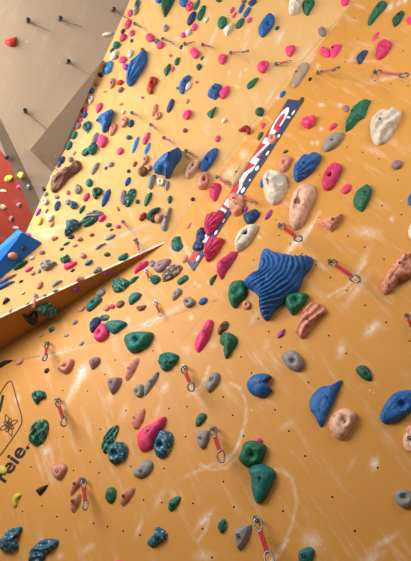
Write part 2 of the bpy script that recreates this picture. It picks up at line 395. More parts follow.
def make_hold(ck, prof, pxpts, surf, hf=None, poly=True):
    word, mat = HC[ck]
    _, pcx, pcy = area_centroid(pxpts)
    # first pass for size
    q = [surf.hit(*p) for p in pxpts]; c3 = surf.hit(pcx, pcy)
    def loc2(p3, o): v = p3-o; return (v.dot(surf.e1), v.dot(surf.e2))
    p2 = [loc2(p, c3) for p in q]
    a, _, _ = area_centroid(p2)
    mx = sum(x*x for x, y in p2); my = sum(y*y for x, y in p2); mxy = sum(x*y for x, y in p2)
    th = .5*math.atan2(2*mxy, mx-my); ax = (math.cos(th), math.sin(th))
    ext = max(x*ax[0]+y*ax[1] for x, y in p2)-min(x*ax[0]+y*ax[1] for x, y in p2)
    wid = max(-x*ax[1]+y*ax[0] for x, y in p2)-min(-x*ax[1]+y*ax[0] for x, y in p2)
    if hf is None: hf = {'d':.42,'f':.42,'j':.5,'r':.5,'w':.35,'n':.5,'s':.4,'k':.5}[prof]
    h = max(.012, hf*wid)
    off = h*.3
    o3 = surf.hit(pcx, pcy, off) - surf.n*off
    pxsz = math.sqrt(abs(area_centroid(pxpts)[0]))
    nseg = 20 if pxsz < 6 else (32 if pxsz < 14 else 56)
    if prof in 'wns' and pxsz >= 14: nseg = 200 if prof == 'w' else 96
    nr = 5 if pxsz < 6 else (9 if pxsz < 14 else 16)
    if prof in 'wns' and pxsz >= 14: nr = 60 if prof == 'w' else 26
    sharp = prof == 'f' and poly
    ol = resample(pxpts, nseg, not sharp)
    o2 = [loc2(surf.hit(x, y, off), o3) for x, y in ol]
    a, gx, gy = area_centroid(o2)
    rnd = random.Random(int(pcx*31+pcy*17))
    sd = Vector((rnd.random()*50, rnd.random()*50, rnd.random()*50))
    rho = {'d':.25,'f':.35,'j':.3,'r':.72,'w':.45,'n':.3,'s':.4,'k':.35}[prof]
    if ext/max(wid, 1e-4) > 2: rho = max(rho, .6)
    # peak sits a little off centre, towards one end
    pkx = gx + ax[0]*ext*.08*rnd.choice((-1, 1)); pky = gy + ax[1]*ext*.08
    px2, py2 = -ax[1], ax[0]
    sh = rnd.uniform(-.12, .12)*wid; pkx += px2*sh; pky += py2*sh
    verts, faces = [], []
    tot = nr
    rings = []
    for k in range(nr+1):
        s = k/nr
        if prof == 'f':
            r, z = (1-.42*(s/.5), .78*(s/.5)**.9) if s < .5 else (.58-.58*((s-.5)/.5), .78+.22*(s-.5)/.5)
        elif prof == 'r':
            r, z = 1-s, math.sin(s*PI/2)**.9
        else:
            r, z = math.cos(s*PI/2)**.85 if s < 1 else 0, math.sin(s*PI/2)
        rings.append((r, z))
    pk = (gx + (px2*wid*rnd.uniform(-.12,.12)) + ax[0]*ext*rnd.uniform(-.1,.1), gy + (py2*wid*rnd.uniform(-.12,.12)) + ax[1]*ext*rnd.uniform(-.1,.1))
    rp = wid*rnd.uniform(.15, .2)
    for k, (r, z) in enumerate(rings):
        for i, (x, y) in enumerate(o2):
            dx, dy = x-pkx, y-pky
            u = dx*ax[0]+dy*ax[1]; sx, sy = pkx+ax[0]*u*rho, pky+ax[1]*u*rho
            X = sx+(x-sx)*r; Y = sy+(y-sy)*r
            taper = 1 - (.45 if prof == 'r' else .3)*min(1, abs(u)/(ext*.55))*(rho)*1.2
            Z = z*h*taper
            if k:
                n1 = noise.noise(Vector((X, Y, 0))*(2.6/max(wid, .02))+sd)
                amp = {'d':.06,'f':.05,'j':.07,'r':.05,'w':.04,'n':.05,'s':.05,'k':.20}[prof]
                Z += h*amp*n1*2*min(1, z*2)
                if prof == 'k': Z += h*.12*noise.noise(Vector((X, Y, 0))*(7/max(wid,.02))+sd)*min(1, z*2)
                if prof == 'j':
                    e = ((X-pk[0])**2+(Y-pk[1])**2)/(rp*rp); Z -= h*.62*math.exp(-e)*z
                if prof == 'w':
                    d2 = math.hypot((X-gx+ext*.1)+.25*(Y-gy), (Y-gy)*1.1 - ext*.35) + .02*noise.noise(Vector((X,Y,0))*9+sd)
                    Z += h*.065*math.sin(d2*2*PI/(ext*.055))*min(1, z*1.6)
                if prof == 'n':
                    an = math.atan2(Y-(gy-ay0(ax, ext)[1]), X-(gx-ay0(ax, ext)[0])); Z += h*.09*math.sin(an*26)*min(1, z*1.6)
                if prof == 's':
                    v = (X-gx)*px2+(Y-gy)*py2; u2 = (X-gx)*ax[0]+(Y-gy)*ax[1]
                    Z += h*.16*math.sin((v + .18*math.sin(u2*2.5/ext*2)*wid)*2*PI/(wid*.36))*min(1, z*1.4)
            if k == 0: Z = 0
            verts.append((X, Y, max(0.0005 if k else 0, Z)))
    for k in range(nr):
        for i in range(nseg):
            j = (i+1) % nseg; p = k*nseg
            faces.append((p+i, p+j, p+nseg+j, p+nseg+i))
    faces.append(tuple(range(nr*nseg, (nr+1)*nseg)))
    if a < 0: faces = [tuple(reversed(f)) for f in faces]
    me = bpy.data.meshes.new('climbing_hold'); me.from_pydata(verts, [], faces)
    bm = bmesh.new(); bm.from_mesh(me); bmesh.ops.remove_doubles(bm, verts=bm.verts, dist=.0006)
    bmesh.ops.recalc_face_normals(bm, faces=bm.faces)
    bm.normal_update()
    if sum(f.normal.z*f.calc_area() for f in bm.faces) < 0: bmesh.ops.reverse_faces(bm, faces=bm.faces)
    bm.to_mesh(me); bm.free()
    sm = not (prof == 'f')
    me.polygons.foreach_set('use_smooth', [True]*len(me.polygons))
    if not sm:
        me.set_sharp_from_angle(angle=math.radians(24))
    mw = surf.mat(o3)
    o = link('climbing_hold', me, mat, None, mw)
    if pxsz >= 10 and prof not in 'w':
        # hex bolt, sitting in its recess
        bx, by = (pk if prof == 'j' else (pkx, pky))
        vz = min(me.vertices, key=lambda v: (v.co.x-bx)**2+(v.co.y-by)**2+(0 if v.co.z > .004 else 9)).co.z
        br = .0085
        V2, F2 = [], []
        rr = [(1.5, -.006), (1.5, .0025), (1.05, .003), (.95, -.001), (.95,-.004)]
        for r_, z_ in rr:
            for t in range(12): V2.append((bx+br*r_*math.cos(t*PI/6), by+br*r_*math.sin(t*PI/6), vz+z_))
        for k in range(4):
            for t in range(12):
                u = (t+1) % 12; F2.append((k*12+t, k*12+u, (k+1)*12+u, (k+1)*12+t))
        F2.append(tuple(range(48, 60)))
        bme = bpy.data.meshes.new('bolt'); bme.from_pydata(V2, [], F2)
        bo = bpy.data.objects.new('bolt', bme); COL.objects.link(bo)
        bme.materials.append(M['dsteel']); bme.materials.append(M['black'])
        for k in range(24, 49): bme.polygons[k].material_index = 1
        bo.parent = o
    return o, (pcx, pcy), pxsz, max(ext, wid)
def ay0(ax, ext): return (ax[0]*ext*.55, ax[1]*ext*.55)
SURFS = {'G': G, 'R': RW, 'V': V, 'U': U, 'A': A, 'B': B}
DATA = '''
G d 303,3 306,-1 314,-1 315,4 312,9 308,15 304,11 | large smooth green oval cut by the top edge
C k 289,3 291,-3 301,-3 302,4 298,12 293,14.5 289.5,12 | pale speckled oval at the top edge
P d o 345.5,1 10x8 50
M d o 322.5,31.5 7.5x10.5 30
P j o 325,52 8x11.5 40
P f 333,44.5 342.5,43 341,49 335,57 330,56.5 329,50
G f 387.5,1.5 378,.7 368,17.5 367.3,24 370,25 379.5,14 386.8,6 | long green prism near the top right corner
D f 404.3,11 402,10.5 393.3,16 391.9,19 394,27 399.2,23.4 404.3,14.6 | dark green chipped prism at the top right
P f 380,31.8 375,33 372,38 372.5,41.5 376,39.5
A j 384.6,39.7 391.9,42.3 391,46.7 384.6,55.5 378.7,58.4 375.8,54 377.3,45 | big magenta egg at the upper right
N f 369.8,49 356,55.5 357.5,62 360.5,64.5 | dark navy triangle at the upper right
P d o 412,21 7x12 60
O d 300.4,63.6 308.4,63 308,68.8 298.2,84 293,87.7 291.6,85.5 295.3,74 | smooth taupe paddle above the banner
B j 268.3,13.4 275,17.4 273.6,25.4 264.2,36 260,33.5 259.4,25.4 | blue half-moon near the top
D d o 277.4,28 5x3.5 45
P f 287,45 295,44.5 296.4,49 291,57 286.5,54.5 285.3,49
P j 262,60.5 268,61.5 269,66 264,72.6 259,70 258,64
P d 219,55 225,54 226.5,58 223.5,64 219,62
G d 258.6,77.6 252,79.5 246.8,85 249,89 255,84.3
G d 219,18 223,16 226.8,19 226.5,25 221.5,28.5 218,25 | green ball near the top
C f 234,22.6 227.5,24 223,28 226,37 232,29 | cream feather shape near the top
G d 244.3,18 240,19 236,24 236,28 240,27.7 244,22.5
B f b 241.5,8 11x4 65
B f b 247,12 12x4.5 58
P f l 232,10 7x4 60
P f l 234.5,15 7x3 60
P d o 249.3,20 7x4 60
N f b 252.5,2 9x6 40
W d o 244,1 5x4 20
D d o 219,0 6x4 0
G r 206,5 202,7 198,13 197.5,19 200.5,20.4 205,13 | green leaf near the top left of the upper wall
T f l 197,5 12x4 65
P j o 189.5,6 10x7 75
B d o 184,2 9x9 50
N r 196.4,12 192,11.5 188.5,16 187,23 190,25 194.5,20 | navy leaf near the top
P d o 194.3,27 8x5 70
C f o 188,32 9x6 60
P d o 183.3,35 6x5 50
P d 191,48 194,47 196,50 199.6,51 199,56 195,58.4 192,55 190,51 | pink heart on the upper wall
C d o 206,20 7x3.5 60
N f b 181,47 5x2.5 70
P d o 150,37.5 8x9 40
G d o 156.5,41 5x6 60
P d o 160,45 8x7 45
Y k o 165.4,28 7x5.5 70
P d o 170.4,55.5 3x3 0
G f 180.5,57 177,57 174,61.5 175,65 178.5,65.5
D f o 202,58 5x2.5 60
D f 160,-4 176,-4 172,5 165,17.5 162,10 | dark green spike at the top edge
B d o 158.5,0 6x6 0
B n 146.3,50 140,53.5 129.4,63 126.2,73.6 126.8,83 132,84.8 140,73.6 146.8,61.6 | large blue fan on the upper left wall
G r 170.5,63.6 168,64 163.5,70 166,76 170,70
P f l 172.6,69 6x3.5 65
R j 150.4,76.8 157,77.5 157.4,82 153.4,87.7 152.6,92.8 149,93.6 146.8,89 149,80.4 | dark red kidney on the upper left wall
B d 189.7,75 183,77.6 179,85.6 179.8,92.3 183.5,93.7 185,88.3 188.3,81.6 191,77.6 | blue crescent with a cream centre
C d o 188.5,86 10x5 60
N f 171,97.6 175,100 173,107 169,113 165.8,111.5 168,104 | navy bar on the upper wall
S d o 187,101 5x3.5 70
S f l 155,110 13x5.5 70
S j o 158,115.5 9x6 60
P d o 142.5,97.5 3x2.5 0
P k 184,112 188,109.5 191.8,111 191,116 187,119.4 183,117 
M d o 177,88 3x3 0
B f 214,82 222,84 222.4,89.2 216.3,100 207.5,95.8 208.3,90 | blue block with a pink neighbour
P d 228,85.5 229.7,87.7 228.7,93.6 223.6,98.7 219.2,95 220,90
D f 200,63 202.4,66 199,71 196,68 197,64
G f 217.4,105 207,112 207.5,115 212,119.3 | green triangle on the upper wall
P d o 196.6,82 3x3 0
C f o 224,120.5 6x4.5 50
R k 240,128 243,126 245,125 250,127 251,132 248,134.5 246,131 241,131.5 238.6,129.5 | red-brown lumpy knob left of the banner
P d o 217.7,138.5 5x7 -20
B j 216.6,147.5 218,154 212,165 204,172.4 200.5,170.3 201.3,162.3 206.7,153 | blue long oval left of the banner
D d 257,108 262,107.4 264.5,111 262,116 257.5,115 255.5,111.5
G f 264,131.6 259,132.5 257,138 259,140.5 262.5,136
P f 261,122 265.8,123 265,126 262.5,129.5 260.7,125
B d o 282.5,94 8x4 55
D d l 301,101 9x4 55
A d o 278,128.5 9x5 70
S j 268,137 272,134 277,136 276.5,141 272,144 268,142 | salmon knob bolted over the banner
P k 300.5,121 308,117 314,115.5 316,118 313,125 308,127.6 302,125 | bright pink knob right of the banner top
P f 333,121.6 337.7,123 336,127 330,131 328.6,127
M d o 346,108.5 6x7 20
G f 372.5,97.5 352,106.6 350.5,112.8 344.4,131.5 352,127.5 358.5,119.4 365,116.8 368,106 | large green winged triangle
Y d 342.5,132 343.3,136.8 335.8,146.2 326.4,151 322.4,147.5 326.4,138.2 334.5,132.8 | pale grey leaf shape
C s 401.4,110 400.8,116.8 393.3,130 385.3,140.9 376,143 371,135.5 370,123.5 373.3,115.4 384,110 394.7,108.7 | large cream swirled rock at the right
M d o 397,164.5 11x9 20
B n 319.7,153 320.5,158 313,170 301,179 296,180.5 293,176 293.5,168 300,158 309,153.5 | blue ribbed shell
A j 331.8,163 341,164.4 341.7,170.3 333,186.4 326.4,189.6 322,185 323.8,173 | magenta block right of the blue shell
P d o 346.5,188.5 12x7.5 48
G f 366.6,183 372.7,188 371,196 363,212 354.5,206.8 352.4,200 356,189.4 | large faceted green egg at the right
Q f 342.5,212 341,218.8 331.8,231.7 327.2,229.5 317.6,222.3 322.4,218.3 329,219.4 | red-brown triangle
V j 303,184.5 308,183 314,185 315,195 310,206 303,222 297,228 292,227 289,218 290.5,201 296,190 | long scoured salmon oval
C k 264,174 270,171.5 279,172 285,175 287,184 283,194 274,203.5 266,198 263,188 | cream boulder by the banner
X d 233,187 231.5,177 236,168 243,163 249,162.5 242,176 | pale ochre disc tucked behind the banner left edge
B d o 262,183 10x4 80
S j 285,155 291,157 291.6,160 286,170.5 280,171 278.6,165 281,158 | salmon pocket left of the blue shell
D f o 285.5,151.5 6x3 25
A r 213,183 219,182.5 221,187 217,198 214,200.6 209.5,196 208.8,189 | crimson tongue left of the banner
A n 223.8,211 222.3,219 209.2,235 204,230.7 204,224 206.3,216 214.3,212.4 | upper magenta scallop over the banner
A n 223.8,238.7 221,245 214.3,255.5 207,261 204,255.5 204,246.7 207,240 215,237.2 | middle magenta scallop beside the banner foot
A r 237,250.4 235.3,257.6 226.8,269.7 221.4,279 216.6,271 216.6,261.6 224,256.3 | lowest magenta scallop
C j 256.2,224 257,228 248.2,243 237.5,251 234.3,244 237.5,233.5 246.8,225.5 | cream long leaf right of the banner
Q k 229,194 236,193 243,195.5 244,204 240,213 234,215 229,208 228,200 | salmon lump over the banner
N k 251,211 258,210.3 259,215 252,223 248,224 243.5,219 244,214 | small navy heart right of the banner
U f l 268.5,214.5 12x5 55
U d o 245.5,209 6x4 60
B w 262,250 268,248 275,252 290,254 300,257 312,256 310,266 303,275 297,290 285,300 275,308 268,318 262,317 259,308 260,300 254,291 246,286 243,281 250,275 257,272 259,262 | giant blue wavy hold
G j 242.8,280 246.8,290 245.5,295.4 238.8,302 234.8,307.5 230,303.5 228,294 230.8,283.4 | green pitted egg touching the giant blue wave
Q j o 246.3,305 9x9 0
G j 285.7,294 299,292 308,294 304.4,303.5 293.7,314 288.3,310 285,302 | green triangle below the giant blue wave
Q s 311.7,301.6 317,304 321,303.5 326,311.5 317,319.5 305,335.6 300,337.5 295,330 299,320 305,307 | long speckled salmon bone
U f 285,327.5 283.5,335.6 277.6,339 277,333 
Y j 283,353 292.3,349.5 300.4,355.6 303.9,363.7 299,371 288.3,368 281,358 | grey dome with a hole
W k 219,327 224,321 228,322 227.5,328 222,332 220,335 217.4,333
G r 220,334 228,332 236,336 237,342 230,353 225,358.5 222.5,350 223,346 219,342 | green hooked hold below the banner foot
P r 207,319 212.5,320 213,325 209,338 201,350 197,352 194,347 195,338 201,328 | long pink two-part tongue
G f 218,273.5 210,278 209,283 211.5,286.5
B d o 203,301 10x6 35
G f b 182.4,279.6 13x6.5 35
M d 170.4,259 166,268 158.8,272.3 153.6,269.4 154.4,263.6 161.7,259.2 | grey-mauve pebble beside the ledge tip
H s 181.8,265.8 179,272.3 172,278 163,281.4 161.4,276.7 164.6,270 173.4,264 | brown striped shell beside the ledge tip
T f 175,236 180,235 180.5,240 183.4,246 178,251.5 172,249.6 170,245 172,240 | teal nugget right of the ledge tip
S f l 185,259 9x5 60
N k 203,227 205,238 201,242 196,241 197,232
N k 199,240 205,244 203,249 196,251 192,248 194,243
S f l 188.7,225.5 8x3.5 55
Z d o 192.6,199 4x4 0
Y r 169,207 171.6,208.5 168.2,222.3 166.8,230.4 162.4,230.4 160,223.8 164.6,214.3 | long grey tongue on the upper wall
S f 154,214 163,213 162,220 158.5,224 153,221
D d 160,207 159,211 152,216 154,223 149,220 146.5,218 149,211 155,208 | dark green hook around a salmon hold
T f 167,197 171,194.5 172.6,198 171,203 168.5,204
R k o 142.5,216.5 10x6 55
G r 152,192 151,198 146,206 144,204 145,197 148,193
D d o 137.5,201.5 5x4 70
E s 134,188 136,191 135,196 129.5,206 125,206 125,198 129,190 | green marbled oval on the upper wall
M d 123,190 126,192 125,204 121,203 119.5,198
B r 110,188.5 110.5,194.6 106,204 102,207 101.3,202 105,192 | blue leaf on the upper left wall
S d o 117.5,208.5 6x3 -60
P f 97.5,217 105,214 106,217 102,222 98.5,222
G f o 108.5,224.8 6.5x4.5 20
R d o 111.4,229.6 4x2 25
Y f l 110,237 11x5 28
P d o 118,226.5 5x4 20
M d o 135,239.5 5x3 30
B r l 127.8,181.5 10x5 65
Y r 155,174 156,178 152,189 148,187 147,182 150,176
C j 157,179 161,177.5 165,180 163,185.5 158,185
Y f 165,180 170,181 169,187 166.5,191.5 164,186
S j 204,171 209,173 208.5,184 205,189 198,188 197.5,181 199,175 | salmon pitted block left of the crimson tongue
V j 199,159.4 200.4,163.8 195.3,171 191,175.5 188.7,178.4 185.8,177 185,169.6 188,163.8 193.8,160 | salmon ear on the upper wall
B f 181.4,147 182.4,155 174.8,165.3 170.4,176 165.3,177 164,172.6 154.4,171.8 152.6,162.3 158.8,157.2 170.4,152.8 | big faceted blue wedge
W d o 185,130.3 4.5x4.5 0
B k 106,111 112,109 114,113 112,118 110,124 106,131 102,131 101,124 98,121 95,119.5 99,115 | bright blue star on the upper left wall
S j 112,122.5 117,124 116,130 112,135.3 109,134 109.5,127
S j o 123.8,121.7 11.5x7 70
N f o 131,123.2 8.5x6 70
G f o 129,137.2 6x5 0
K r 139.6,136.8 138,143.4 133.8,152.8 131.6,151.4 133.8,142 137.4,136.8 | sky blue stick on the upper left wall
K r 150,142 150.5,146 146.5,154 144,153 145.5,147
P k 148.5,132 149,137 145.5,144 142.5,143 144,137
P d 103,134.6 107,137 107,142 102.5,147.5 99,145 97,140 99,135 | round pink egg on the upper left wall
Y r o 95,138 13x6.5 65
T k 93,142 97,144 96,151 92,155 88,152.5 84,156 81,153 83,150 89,147 | teal lumpy roll
P k o 120,151 8x5.5 60
Y f 99.5,161.6 98.8,166.7 93,175.5 90,172.6 90.7,167.4 95,163
Y f o 110.8,164.3 7x5.5 30
B d o 105.6,168 4x3 60
R d o 134.8,164 6.5x3.5 65
S j o 145,160 11x6 65
W k o 142.5,171 9.5x10.5 0
S k o 149,168 7x4.5 80
D d o 128.4,171 4x3.5 50
T d o 69,145.5 10x5.5 60
T d o 74,135 9x5.5 60
T j 90,121 91,127 87,131.5 84,129.5 82,127 84,123
Y d o 87.5,131.5 4x3 60
M d o 78,126 8x4.5 55
P d o 80.5,120 5x3.5 55
N f o 62,160 9x5.5 60
B d o 59,165 6x3.5 65
Y k o 70.3,159.2 5.5x6 0
W k 80,161 81,167 77,172 70,177 62,185 57,191 52,192 50,187 51,180 57,173 64,168 72,166 75,161 | brown driftwood-like log
S f l 74,153 5x3 60
C k o 53,177 6x5 50
Y k o 77.7,189 7.5x10 -10
T d o 89,182.5 7x8.5 -10
P d o 68,192.5 4x5 0
P f o 86.5,197 10x6 60
D j 93,188 98,187 102,189 101,194 97.5,195 96,199 93,197 92,192
F k o 57,205.5 11x5.5 70
M d o 68,202 6x6 0
F k o 73.5,205 8x8 30
G r 85.5,205 84,210 80,214 79,211 81,207
Y s 95,209.5 101,211 103,214 96,217 88,217 83,220 82,218 88,212 | grey curled wing hold
D r 98,216 97,221 90,226 84,227 84,223 90,219
T d l 84,221 14x4 25
F k 66,220 75,219 80,222 81,225 75,230 69,234 65,236 64,233 66,227 | blue marbled slab left of the grey wing
N f o 71,236.8 7x4.5 10
S k o 79.5,239 6x4.5 10
R d o 91.6,234.7 5x3.5 20
M d o 56.5,197 5x4 0
C j o 44.8,201 7x8 40
Y d o 45.5,194 5x4.5 30
Z d o 43.7,189 4x5 20
U f o 38,212 9x4 60
L d o 39.8,221 9x5.5 70
M f o 46.5,210.7 5x3 60
C k o 50,218 9x6 50
S f o 52,224.5 7x4 50
S d o 13,256 10x7.5 0 @V
N k o 23.8,248.5 5.5x5.5 0 @V
C k o 9,244 11x6 50
P d o 28,235 6x4.5 -30
D r 27.5,260.5 24,266 17,270 14,270.5 13.5,267 18,262 | dark green leaf beside the blue wedge volume
P f 33.5,266 32,270 26,273 24.5,270.5 29,267
S d o 32.5,273 5x4.5 30
Y s 41,261 47,259 52,261 56,262 53,266 47,270.5 43,270 40,266 | grey snail-shell hold above the ledge
Y d o 39,271 5x3.5 60
C d o 31.5,258 6x4 20
M k o 42,252.5 6x4 20
S k o 54,238 7x4.5 20
S d o 39.5,285 9x5.5 60
Z f l 21,281.3 5x2.5 30
M r 17,274 10,279 2,283.5 -3,284 -1,280 7,276
B r 15,281 9,285 0,290 -4,290 -2,286 5,282
Y f 63,280 58,284 52,288 52,284 55,280
D f l 66.4,243.6 8x3 30
D f l 61.7,249 5x3 30
S d l 74.5,245.3 5.5x3 20
E k 60,258 63,256.5 66,254 69,256 70,261 65,263.5 61,262
P d 76.3,261.4 75,265 67.5,269.4 64,268.7 64,264.3 69,262 | pink lens on the band above the ledge
Z f l 72.6,270.4 5x2.5 30
S d o 82.5,255.3 7.5x6 -30
F f 92,259 93.5,261.5 89,265.7 84,265.5 86,261
Y f 107.5,243 102,246 96,250.5 95,249 96.5,245 101,243.5
D f o 106.9,254.3 6.5x4.5 10
Y f 97,266 100,266.5 103,271 93,274.5 93.5,269 | grey cone just above the ledge
S k 79,275.5 83,277 84,280 79,282 75,280
T f 127,252 129,257 125,260.5 119,261 117,257.5 121,254.5 | teal block just above the ledge
A r 148,260.7 146.7,265.8 138,271.6 134.3,273.8 134.3,268.7 139.4,262.8 | magenta ribbed tongue below the ledge
Y k o 152,263.5 7x5 60
T k 157,275 160,279 155,284 151,282 150.5,277
G r 138.7,276 135,281 131,284 128.5,283 130,279 134,276.5
E s 120,277.5 126,279 129,282.5 124,289 118,292 113,291 112,285 115,279 | grey-green marbled boulder below the ledge
U d o 76,289.5 8x5 10 @U
U d o 106.5,274 6x4 10 @U
Z k 23,316 30,317 34,312 38,315 38,320 33,324.5 27,322 @U | black lump on the ledge underside
E k 37,308 44,306 49,304 54,308 60,311 57,315 50,317 42,316 38,312 @U | green marbled lump on the ledge underside
Z f 5,297 8,297.5 10.5,299.5 6,303 2,305 3,301
L d o 27,303 5x2.5 25
S d o 10,310.5 5x3 60
Y d l 44.5,295 4.5x2.5 25
C d l 22.6,293 5x2.5 25
E f l 55.5,291 6x2.5 20
E f 48,328 52,326 55.5,327 53,331 49,333
S f l 41,335 7x3.5 40
Y f 72,322 75,319 78.5,321 75,324.5 72,325
Y f l 66.5,335.3 6x3 25
S d l 81.5,309 8x4 40
T j 100.4,296.8 100.8,301 89.4,311 85.5,308.5 87,304 93.8,298 | teal block below the ledge
Y d o 100.5,292.5 10x7 35
S d o 106,308 7x6 30
A d o 112,306.5 6x4.5 20
W d o 120,304 9.5x6 40
T d 141,293.5 139,298 133,303 129.5,304.5 128,300 131,294 136,292 | teal half-moon below the ledge
W k 145.8,305 144,309 140,311 137,309.5 136.5,306.5 141,305.5
N k 95,318 99,317 100,322 94,331 91,332.5 89,328 91,322 | navy lump beside a pink egg
E k 100,316 104,314 109,316 106,320 100,320
P j 104,323 108,330 107,336 101,341 95,340 94,335 98,328 | pink egg beside the teal fish shape
T d 104.4,325 108.8,321 119,319.7 126.7,323 122,328 113.9,333.7 108.8,331 | teal fish shape
Y k 180.4,288.5 181.5,292 176,298.5 172.5,300.4 172,295 176,289 | small grey porous rock
Y j 183,300 189,296.5 194.5,300 194,304 188,307.5 184,305 | grey pocket with one hole
T j 150.9,331.6 150.3,340 144,347.6 133.5,352.4 128,350.3 124,342.3 125.4,335.6 133.5,331.6 | large dark teal saddle
T s 178,355.6 171,367.7 163,370.4 158.4,362.3 160.2,355 167,351.6 | teal scoop below the fold in the wall
S r 133,359 139,358 137,366 131,377 126.5,381 125,377 127,368 | salmon horn
M f 107,384 107,379.5 112,377 121,377 121.5,381 118,389 112,395.5 109,391 | mauve angular wedge
Y j 135,387 142,384 143,392 140,397 135,395.5 133,390
Y r 158.4,371 157.5,378 150,390 144.5,396 143,390 146,382 152,376 | dark grey leaf
S d 144,408 143.5,418 138,428 133,428 131.5,420 136,412 | salmon drop left of the pink butterfly
P d 164.2,416 163.7,424 153.5,440 151,448 141.5,451.5 137.5,445.3 137,434.6 143,428 153.5,422.5 | large pink butterfly shape
F j 161.6,430 171,433 171.7,442.6 164,457.3 156,456 154,445.3 157.5,436 | teal marbled ring
E s 117.4,425 117.4,432 106.7,452.8 102,449.3 104,437.3 110.7,428 | dark green marbled ribbed leaf
F j 110,446 116,441.5 124,443 127,450 124,459 117,463 112,464 109,458 | blue marbled round ring
Y d 133,472 138,465 146,459.5 152,462 152,468 147,475 140,478 134,476 | grey slanted pebble below the pink butterfly
G d 204,413 206.5,416 204,421 199,426 195.5,426 196,419 199.5,413.5 | small green drop
Y d 197,432 204,430 208.5,431 208.5,438 205,447 201.5,449 198,444 196.5,437 | grey oval beside the red quickdraw
Y j 211,373 217,372 219.5,376 217,384 210,392 207,391 205.9,383 | grey crescent left of the blue bitten disc
B d 246.8,382.4 253.5,374.4 264,373 271,376 266,384 271.7,389.6 264,397 255,395.8 248,390.4 | blue bitten disc
G j 244,442.6 253.5,440 265,445.3 264,456 259,464 250,467 243,465 238.3,458.7 241,450.6 | green pocket hold above the big teal foot
P k o 257.5,441 9.5x7 10
T d 248,469 257.5,463.7 268,465.8 275,473 271,487.8 263,501 255.7,502.5 251.4,490.4 250.3,477 | big teal foot
Y f 251,524 252,529 248,541 240,552 236,548 233.5,532 240,525 | grey faceted triangle near the bottom
E k 224,519 227,523 225,530 221,533 218,529 219,521
T d 298,556 300,550 308,547 313.5,549 314,556 309,564 300,564 | teal ball cut by the bottom edge
G f 180.8,496.3 179.8,502.5 171,512.6 167.4,509 168.3,501 175,496.3 | green drop at the bottom
G d 107,489 112,487 115.5,490 115,498 111.5,503.5 107,502 105,497
S r 134,487 133.5,494 124,506 121,505 120.5,497 124,490
F f 154.9,526.6 159,527 167,532 167,538.6 152,549 145.5,544 148,538.6 153,534.6 | teal and blue chunk near the bottom edge
Y j 394,494 397,489.5 403,488.5 411,491 416,498 411,507 403,508 396,502 | pale grey disc at the right edge
V k 411,425 406,429 403,438 404,447 410,452 417,450 418,430 | salmon lump cut by the right edge
B j 412,389.6 418,392 416,405 400,420 386.6,423.4 381.3,421 380,414.5 386.6,401 396,391.8 | big blue oval cut by the right edge
B d 341.7,379.7 338.5,390.4 329,413 321,427 314.4,416 309.8,409 310.4,397 321,386.4 330.4,385 | big blue shark fin
V j 345,407.8 354.5,411.8 355.9,418.5 349,432 342.5,439.4 333,436 328.6,426.6 330.4,417 337,410.5 | salmon puck beside the blue shark fin
D d 355.5,370 358,366 364,365 369,369 372,377 370,381 362,378 | dark green bean above the blue shark fin
Q k 411,253 404,254 394.7,261.6 386.7,273.7 381,284 382.6,292.7 390.7,291.4 400,280.7 411,277 416,270 416,255 | speckled salmon bone cut by the right edge
B d o 412,199 13x8 80
C d o 414,229 20x11 75
E j 32,393 38,390 44,391.5 45,397 39,400 36,404.5 33,400 | green marbled claw
E s 29.5,437 32,427 39,420 45,419.5 47.6,426 45,437 38,445 31,444 | green marbled disc above the lettering
S d 51,467 55,463 62,462.7 66.5,467 64,474 59,479.7 53,476
Z f 48.2,483.7 45.5,489.5 39.5,496.6 35.3,491 37,488
L d 18.5,493 21,495 17.5,500 16,507 12.5,506.5 12,500 14.5,494
L d o 2,470 9x10 60
F k 20,527 19,533 14,539 17,547 13,551 7,553 0,549 0,541 5,535 10,529 | blue marbled crescent in the lower left corner
F s 56.7,540 55.7,546.6 46.8,553 40,563 30,563 29.5,553 34.8,545 44,539 | blue marbled wing at the bottom edge
S r 80.3,475.7 81,484 76,490 71,496 69.6,494 70,487 75,479
S r 80,493 79.5,503 73.6,513 70,510 69,502 74,497
P d o 119,563 12x6 0
S j 58,366 62,361 73,359 71,368 66,373.5 58.5,370.5 | salmon half-shell
Z d l 46.5,370.5 6x4 50
M r 89,360 92,357 99,357 98,364 91.5,369.5 88.5,364
Z r 12.5,360 6,364 -3,369 -3,365 4,360
S d l 19.5,361.5 9x5 40
Y f l 81.5,343.3 6x3.5 40
Z d o 310,79 4x3 50
T j o 137,4 10x5 75
Y k o 135.5,11 9x5 65
P d o 130,13 8x5 70
P k o 128,24 11x5.5 60
Z f o 122.8,31 6x4 60
A k o 123,37.5 9x5.5 50
P d o 132,33 7x5 70
D d o 131.6,40.6 4x3 70
T k o 116.5,45 8.5x6.5 30
D d o 112,50.4 5x4 50
C j o 114,55 11x6 60
W d o 116.5,57 5x3.5 60
P d o 123,59.5 8x6.5 20
C k o 130,53.5 9x5 70
W f o 142,49 4x3 30
K k 113,62 111,70 107,74 104,72 105,65 109,61
N f o 101,74.5 5x5.5 30
S j o 111.5,83 11x6 75
R f o 120,82.3 7x5.5 20
W f o 120.7,89.5 7x5 50
S f l 104.5,91.5 4x2.5 0
B k o 92,90.6 6x4.5 50
C j o 90.3,99.5 9.5x5.5 70
S k o 97,84 5x4 60
A d o 84,110 6.5x5.5 50
B k o 84.5,115 7x4.5 50
P f 100,101.6 103.6,104 101,110 97,113.4 95.5,109 97,104
S f l 120.5,104 5x3 10
C d o 123,112 5x4 60
U d o 125.5,66.5 6x7 30
R f 4,40 16.5,35 16.5,46.5 10,46.5 5,43 @G | red faceted hold alone on the grey ceiling
C f l 107,34 10x4.5 15 @G
L k o 8.5,178.6 8.5x6.5 10 @R
